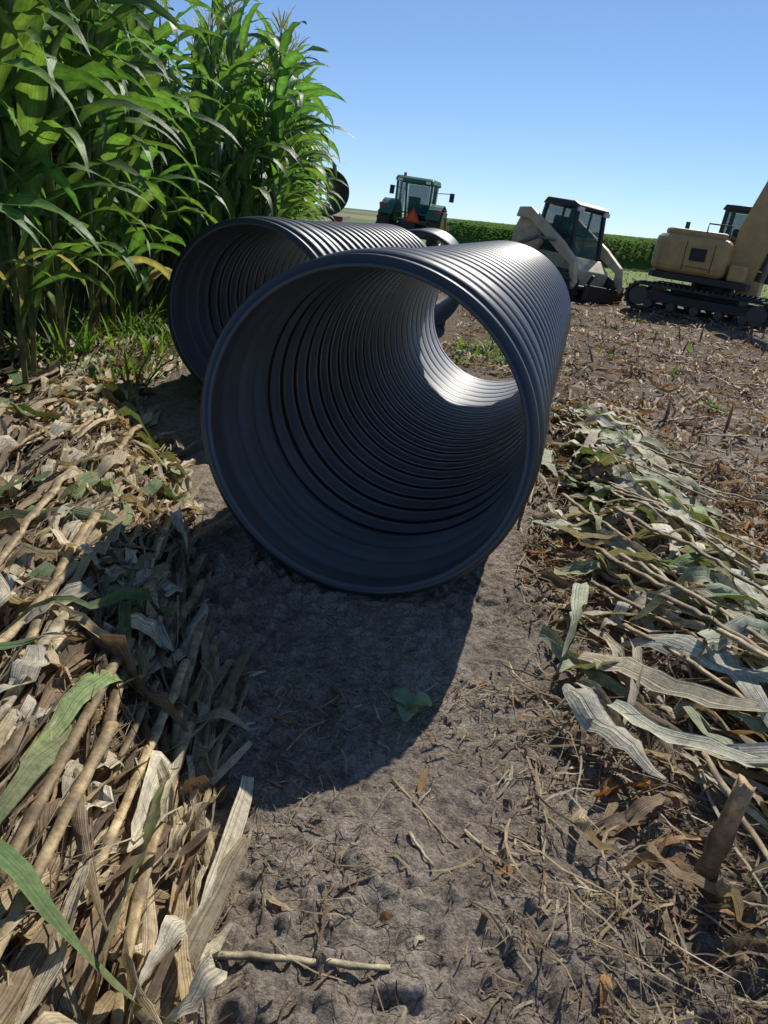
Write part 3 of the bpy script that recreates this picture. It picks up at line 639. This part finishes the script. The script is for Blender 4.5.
# --- track generator
def track_part(name,parent,x0,x1,z0,z1,y0,y1,t=.06,cleat=.035):
    r=(z1-z0)/2; pts=[]
    for k in range(13):
        q=R(-90+k*15); pts.append((x1+r*math.cos(q),z0+r+r*math.sin(q)))
    for k in range(13):
        q=R(90+k*15); pts.append((x0+r*math.cos(q),z0+r+r*math.sin(q)))
    P=[Vector((p[0],0,p[1])) for p in pts]+[Vector((pts[0][0],0,pts[0][1]))]
    d=[0]
    for a,b in zip(P,P[1:]): d.append(d[-1]+(b-a).length)
    n=int(d[-1]/.13); g=[]
    outer=[(p.x,p.z) for p in P[:-1]]
    inner=[]
    for p in P[:-1]:
        cc=Vector((min(max(p.x,x0),x1),0,z0+r)); q=(p-cc); q=q*((r-t)/r); inner.append(((cc+q).x,(cc+q).z))
    m=len(outer); V=[(a,y,b) for y in(y0,y1) for a,b in outer]+[(a,y,b) for y in(y0,y1) for a,b in inner]; F=[]
    for k in range(m):
        k2=(k+1)%m
        F+=[(k,k2,m+k2,m+k),(2*m+k,3*m+k,3*m+k2,2*m+k2),(k,2*m+k,2*m+k2,k2),(m+k,m+k2,3*m+k2,3*m+k)]
    g.append((V,F))
    for i in range(n):
        s=(i+.5)/n*d[-1]
        for j in range(len(d)-1):
            if d[j]<=s<d[j+1]: break
        a,b=P[j],P[j+1]; tt=(s-d[j])/(d[j+1]-d[j]); p=a.lerp(b,tt); tn=(b-a).normalized(); nr=Vector((tn.z,0,-tn.x))
        VV=[]
        for dn in(-.01,cleat):
            for dt in(-.03,.03):
                for yy in(y0+.005,y1-.005): q=p+nr*dn+tn*dt; VV.append((q.x,yy,q.z))
        g.append((VV,[(0,1,3,2),(4,6,7,5),(0,4,5,1),(2,3,7,6),(0,2,6,4),(1,5,7,3)]))
    return mk(name,g,M_rub,parent)
def undercarriage(parent,x0,x1,z0,z1,y0,y1,fm):
    e=empty('track',(0,0,0),0,parent)
    track_part('track_belt',e,x0,x1,z0,z1,y0,y1)
    r=(z1-z0)/2; ym0,ym1=y0+.05,y1-.05; g=[]
    for cx in(x0,x1): g.append(cyl((cx,ym0,z0+r),(cx,ym1,z0+r),r-.09,20))
    nr=5
    for k in range(nr):
        cx=x0+(x1-x0)*(k+.5)/nr; g.append(cyl((cx,ym0-.01,z0+.16),(cx,ym1+.01,z0+.16),.10,14))
    mk('roller',g,M_idl,e)
    mk('track_frame',[box((x0+x1)/2,(y0+y1)/2,z0+r+.02,(x1-x0)*.9,(y1-y0)*.7,r*.7)],fm,e,.02)
# --- compact track loader (x forward)
sk=empty('skid_steer_loader',(3.55,18.6,-.04)); lean(sk,-58,6); tag(sk,'tan compact track loader with black cab and loader arms','skid steer loader')
for s in(-1,1): undercarriage(sk,-.75,.85,.0,.68,min(s*.5,s*.94),max(s*.5,s*.94),M_blk)
mk('chassis',[prism([(-1.0,.35),(.95,.35),(1.02,.75),(.7,1.0),(-1.0,1.0)],-.48,.48)],M_cream,sk,.03)
mk('engine_hood',[prism([(-1.35,.5),(-.55,.5),(-.55,1.62),(-1.0,1.62),(-1.3,1.35)],-.62,.62)],M_cream,sk,.05)
mk('grille',[box(-1.365,0,.95,.02,.8,.5)]+[box(-1.38,0,.75+.09*k,.03,.8,.03) for k in range(6)],M_blk,sk)
for s in(-1,1):
    mk('side_tower',[prism([(-1.3,.7),(-.6,.7),(-.3,1.15),(-.75,1.75),(-1.15,1.75),(-1.35,1.3)],s*.58-.06,s*.58+.06)],M_cream,sk,.02)
    mk('lift_arm',[prism([(-1.2,1.6),(-1.15,1.82),(-.75,1.86),(.55,1.28),(1.12,.95),(1.28,.5),(1.2,.34),(1.08,.45),(1.0,.82),(.45,1.06),(-.7,1.6)],s*.72-.06,s*.72+.06)],M_cream,sk,.02)
    mk('hydraulic_cylinder',[cyl((-1.0,s*.84,.95),(-.2,s*.84,1.25),.05,12),cyl((-.2,s*.84,1.25),(.4,s*.84,1.25),.03,10)],M_steel,sk)
    mk('headlight',[box(.5,s*.40,1.98,.08,.16,.09)],M_lamp,sk,.01)
mk('cab_frame',[beam((-.7,s*.44,.95),(-.62,s*.42,2.04),.085) for s in(-1,1)]+[beam((.62,s*.44,.85),(.40,s*.42,2.02),.085) for s in(-1,1)]+[beam((-.6,s*.44,1.5),(.5,s*.44,1.4),.05) for s in(-1,1)]+[beam((0,s*.44,1.0),(0,s*.43,2.02),.045) for s in(-1,1)]+[beam((.62,-.44,.95),(.62,.44,.95),.07),beam((.40,-.42,2.0),(.40,.42,2.0),.07)],M_blk,sk,.008)
mk('roof',[prism([(-.74,2.0),(.5,1.99),(.52,2.06),(.3,2.14),(-.62,2.15)],-.48,.48)],M_blk,sk,.05)
mk('window',[prism([(.60,.98),(.40,1.98),(.38,1.98),(.58,.98)],-.40,.40),prism([(-.69,1.3),(-.62,2.0),(-.60,2.0),(-.67,1.3)],-.38,.38)]+[prism([(-.66,1.0),(-.58,1.98),(.36,1.98),(.56,1.0)],s*.435-.004,s*.435+.004) for s in(-1,1)],M_glass,sk)
mk('seat',[box(-.2,0,1.05,.45,.5,.15),box(-.42,0,1.45,.14,.5,.7)],M_seat,sk,.04)
mk('quick_attach_plate',[box(1.36,0,.32,.06,1.0,.34),cyl((1.26,-.66,.4),(1.26,.66,.4),.05,12)]+[beam((1.2,s*.3,.42),(1.34,s*.3,.7),.06) for s in(-1,1)],M_blk,sk,.01)
# --- excavator (x forward)
ex=empty('excavator',(6.52,16.9,0)); lean(ex,-32,2.5); ex.scale=(.88,)*3; tag(ex,'yellow tan tracked excavator with cab and raised boom','excavator')
for s in(-1,1): undercarriage(ex,-1.45,1.3,0,.62,min(s*.65,s*1.1),max(s*.65,s*1.1),M_blk)
mk('lower_frame',[box(0,0,.45,1.6,1.4,.3),cyl((0,0,.55),(0,0,.78),.5,24)],M_blk,ex,.02)
W=1.05
def house(z0,z1,sh=0,xf=.35,sq=0):
    pts=[]
    for k in range(13):
        q=R(90+k*15); pts.append((-1.0+(.55-sh)*math.cos(q),(W-sh)*math.sin(q)))
    pts+= [(xf-sh,-(W-sh)),(xf-sh,W-sh)]
    m=len(pts); V=[(a,b,z0) for a,b in pts]+[(a,b,z1) for a,b in pts]
    return V,[tuple(range(m))[::-1],tuple(range(m,2*m))]+[(i,(i+1)%m,(i+1)%m+m,i+m) for i in range(m)]
mk('turntable_deck',[house(.78,.93,0,.9)],M_blk,ex,.02)
mk('counterweight',[house(.93,1.80)],M_tan,ex,.18)
mk('engine_hood',[house(1.77,1.93,.18)],M_tan,ex,.07)
mk('fuel_tank',[box(.60,-.82,1.12,.36,.42,.36)],M_tan,ex,.05)
mk('side_panel_vent',[box(-.32,-1.055,1.4,.36,.02,.28)]+[box(-.32,-1.07,1.29+.055*k,.34,.02,.018) for k in range(5)],M_blk,ex)
mk('panel_seam',[box(-.62,-1.053,1.35,.015,.01,.62),box(.02,-1.053,1.35,.015,.01,.62),box(-.3,-1.053,1.12,.6,.01,.014)],M_blk,ex)
mk('hand_rail',[tube([(-.3,-.85,1.9),(-.3,-.85,2.1),(.2,-.85,2.1),(.2,-.85,1.85)],.018,8)],M_blk,ex)
mk('exhaust_pipe',[cyl((-.9,-.3,1.9),(-.9,-.3,2.10),.05,12)],M_blk,ex)
mk('cab_frame',[beam((x,y,1.0),(x2,y,2.5),.09) for x,x2 in((-.25,-.2),(1.15,.95)) for y in(.2,1.0)]+[beam((.45,y,1.0),(.42,y,2.5),.06) for y in(.2,1.0)]+[box(.45,.6,1.1,1.45,.85,.25)]+[beam((-.25,y,1.65),(1.1,y,1.65),.05) for y in(.2,1.0)],M_blk,ex,.01)
mk('roof',[prism([(-.32,2.48),(1.02,2.48),(1.02,2.55),(.8,2.61),(-.25,2.61)],.14,1.06)],M_blk,ex,.03)
mk('window',[prism([(-.22,1.25),(-.17,2.47),(.93,2.47),(1.1,1.25)],y-.004,y+.004) for y in(.18,1.02)]+[prism([(1.14,1.2),(.97,2.47),(.95,2.47),(1.12,1.2)],.24,.96),prism([(-.27,1.7),(-.22,2.47),(-.20,2.47),(-.25,1.7)],.24,.96)],M_glass,ex)
mk('seat',[box(.3,.6,1.45,.5,.5,.14),box(.08,.6,1.8,.14,.5,.6)],M_seat,ex,.04)
bp=[(.24,1.0),(.50,.82),(.85,.88),(1.0,1.75),(1.22,2.85),(1.75,3.65),(2.9,4.35),(2.85,4.65),(1.4,4.2),(.60,3.2),(.30,2.1)]
mk('boom',[prism(bp,-.50,-.10)],M_tan,ex,.03)
mk('hydraulic_cylinder',[cyl((1.04,-.3,.95),(1.16,-.3,1.75),.07,14),cyl((1.16,-.3,1.75),(1.24,-.3,2.6),.04,12)],M_steel,ex)
mk('hydraulic_cylinder',[cyl((.8,-.3,3.65),(1.5,-.3,4.4),.06,14),cyl((1.5,-.3,4.4),(2.8,-.3,4.85),.035,12)],M_steel,ex)
mk('boom_bracket',[box(.85,-.3,.85,.5,.5,.3)],M_tan,ex,.02)
mk('stick',[prism([(2.75,4.35),(2.8,4.95),(3.0,4.9),(3.4,4.0),(3.75,2.4),(3.6,2.3),(3.15,3.7)],-.40,-.20)],M_tan,ex,.02)
dxo,dzo=-.95,1.05
bo=[(a+dxo,b+dzo) for a,b in [(4.5,1.35),(4.8,1.4),(5.0,1.0),(4.9,.6),(4.5,.4),(4.1,.5)]]
bi=[(a+dxo,b+dzo) for a,b in [(4.5,1.35),(4.8,1.4),(5.0,1.0),(4.9,.6),(4.5,.4),(4.1,.5),(4.05,.55),(4.5,.5),(4.8,.68),(4.85,.95)]]
mk('bucket',[prism(bi,-.68,.07)]+[prism(bo,y-.015,y+.015) for y in(-.68,.07)],M_blk,ex)
mk('dozer_blade',[prism([(1.95,.1),(2.05,.1),(2.0,.3),(2.07,.5),(1.97,.5),(1.9,.3)],-1.1,1.1),box(1.5,-.5,.3,.8,.12,.12),box(1.5,.5,.3,.8,.12,.12)],M_tan,ex,.01)
# --- trailer with pipe at the corn edge
tl=empty('flatbed_trailer',(-3.2,26,0),R(92)); tag(tl,'flatbed farm trailer parked beside the corn','trailer')
mk('deck',[box(2,0,1.15,5.6,1.9,.12)],paint('deck_wood',(.16,.13,.1),.8),tl,.01)
mk('frame',[box(2,s*.6,1.0,5.6,.1,.18) for s in(-1,1)],M_blk,tl)
for s in(-1,1):
    for cx in(.2,1.3): wheel(tl,cx,s*.78,.42,.26,M_steel,s)
mk('tail_lamp',[box(-.82,s*.8,1.1,.03,.18,.1) for s in(-1,1)],M_red,tl)
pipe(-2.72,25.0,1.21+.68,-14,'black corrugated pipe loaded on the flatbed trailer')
# ---------------------------------------------------------------- light / world
sd=Vector((.50,1.0,1.02)).normalized(); elev=math.asin(sd.z); az=math.atan2(sd.x,sd.y)
w=bpy.data.worlds.new('World'); scene.world=w; w.use_nodes=True; nt=w.node_tree
bg=nt.nodes['Background']; sky=nt.nodes.new('ShaderNodeTexSky'); sky.sky_type='NISHITA'; sky.sun_disc=False
sky.sun_elevation=elev; sky.sun_rotation=az; sky.altitude=2500; sky.air_density=.9; sky.dust_density=0.0; sky.ozone_density=2.4
k0=.115
s1=mixc(nt,1.0,sky.outputs[0],(.86*k0,.94*k0,1.12*k0),'MULTIPLY')
ga=nt.nodes.new('ShaderNodeGamma'); nt.links.new(s1,ga.inputs[0]); ga.inputs[1].default_value=.76
s2=mixc(nt,1.0,ga.outputs[0],(.74/k0,.84/k0,.90/k0),'MULTIPLY')
nt.links.new(s2,bg.inputs[0]); bg.inputs[1].default_value=k0
L=bpy.data.lights.new('sun','SUN'); L.energy=5; L.angle=R(.5); L.color=(1,.95,.86)
lo=bpy.data.objects.new('sun',L); col.objects.link(lo); lo.rotation_euler=sd.to_track_quat('Z','Y').to_euler(); lo.location=(0,0,20)
# ---------------------------------------------------------------- camera
p=R(21.9); r=math.atan(.1)
f=Vector((0,math.cos(p),-math.sin(p))); u0=Vector((0,math.sin(p),math.cos(p))); r0=Vector((1,0,0))
Rv=r0*math.cos(r)+u0*math.sin(r); U=-r0*math.sin(r)+u0*math.cos(r)
cam=bpy.data.cameras.new('camera'); co=bpy.data.objects.new('camera',cam); col.objects.link(co)
M=Matrix((Rv,U,-f)).transposed().to_4x4(); M.translation=Vector((0,0,1.5)); co.matrix_world=M
cam.sensor_fit='VERTICAL'; cam.sensor_height=36; cam.lens=745/1024*36; cam.clip_start=.05; cam.clip_end=5000
scene.camera=co
scene.view_settings.view_transform='Standard'; scene.view_settings.look='None'; scene.view_settings.exposure=0
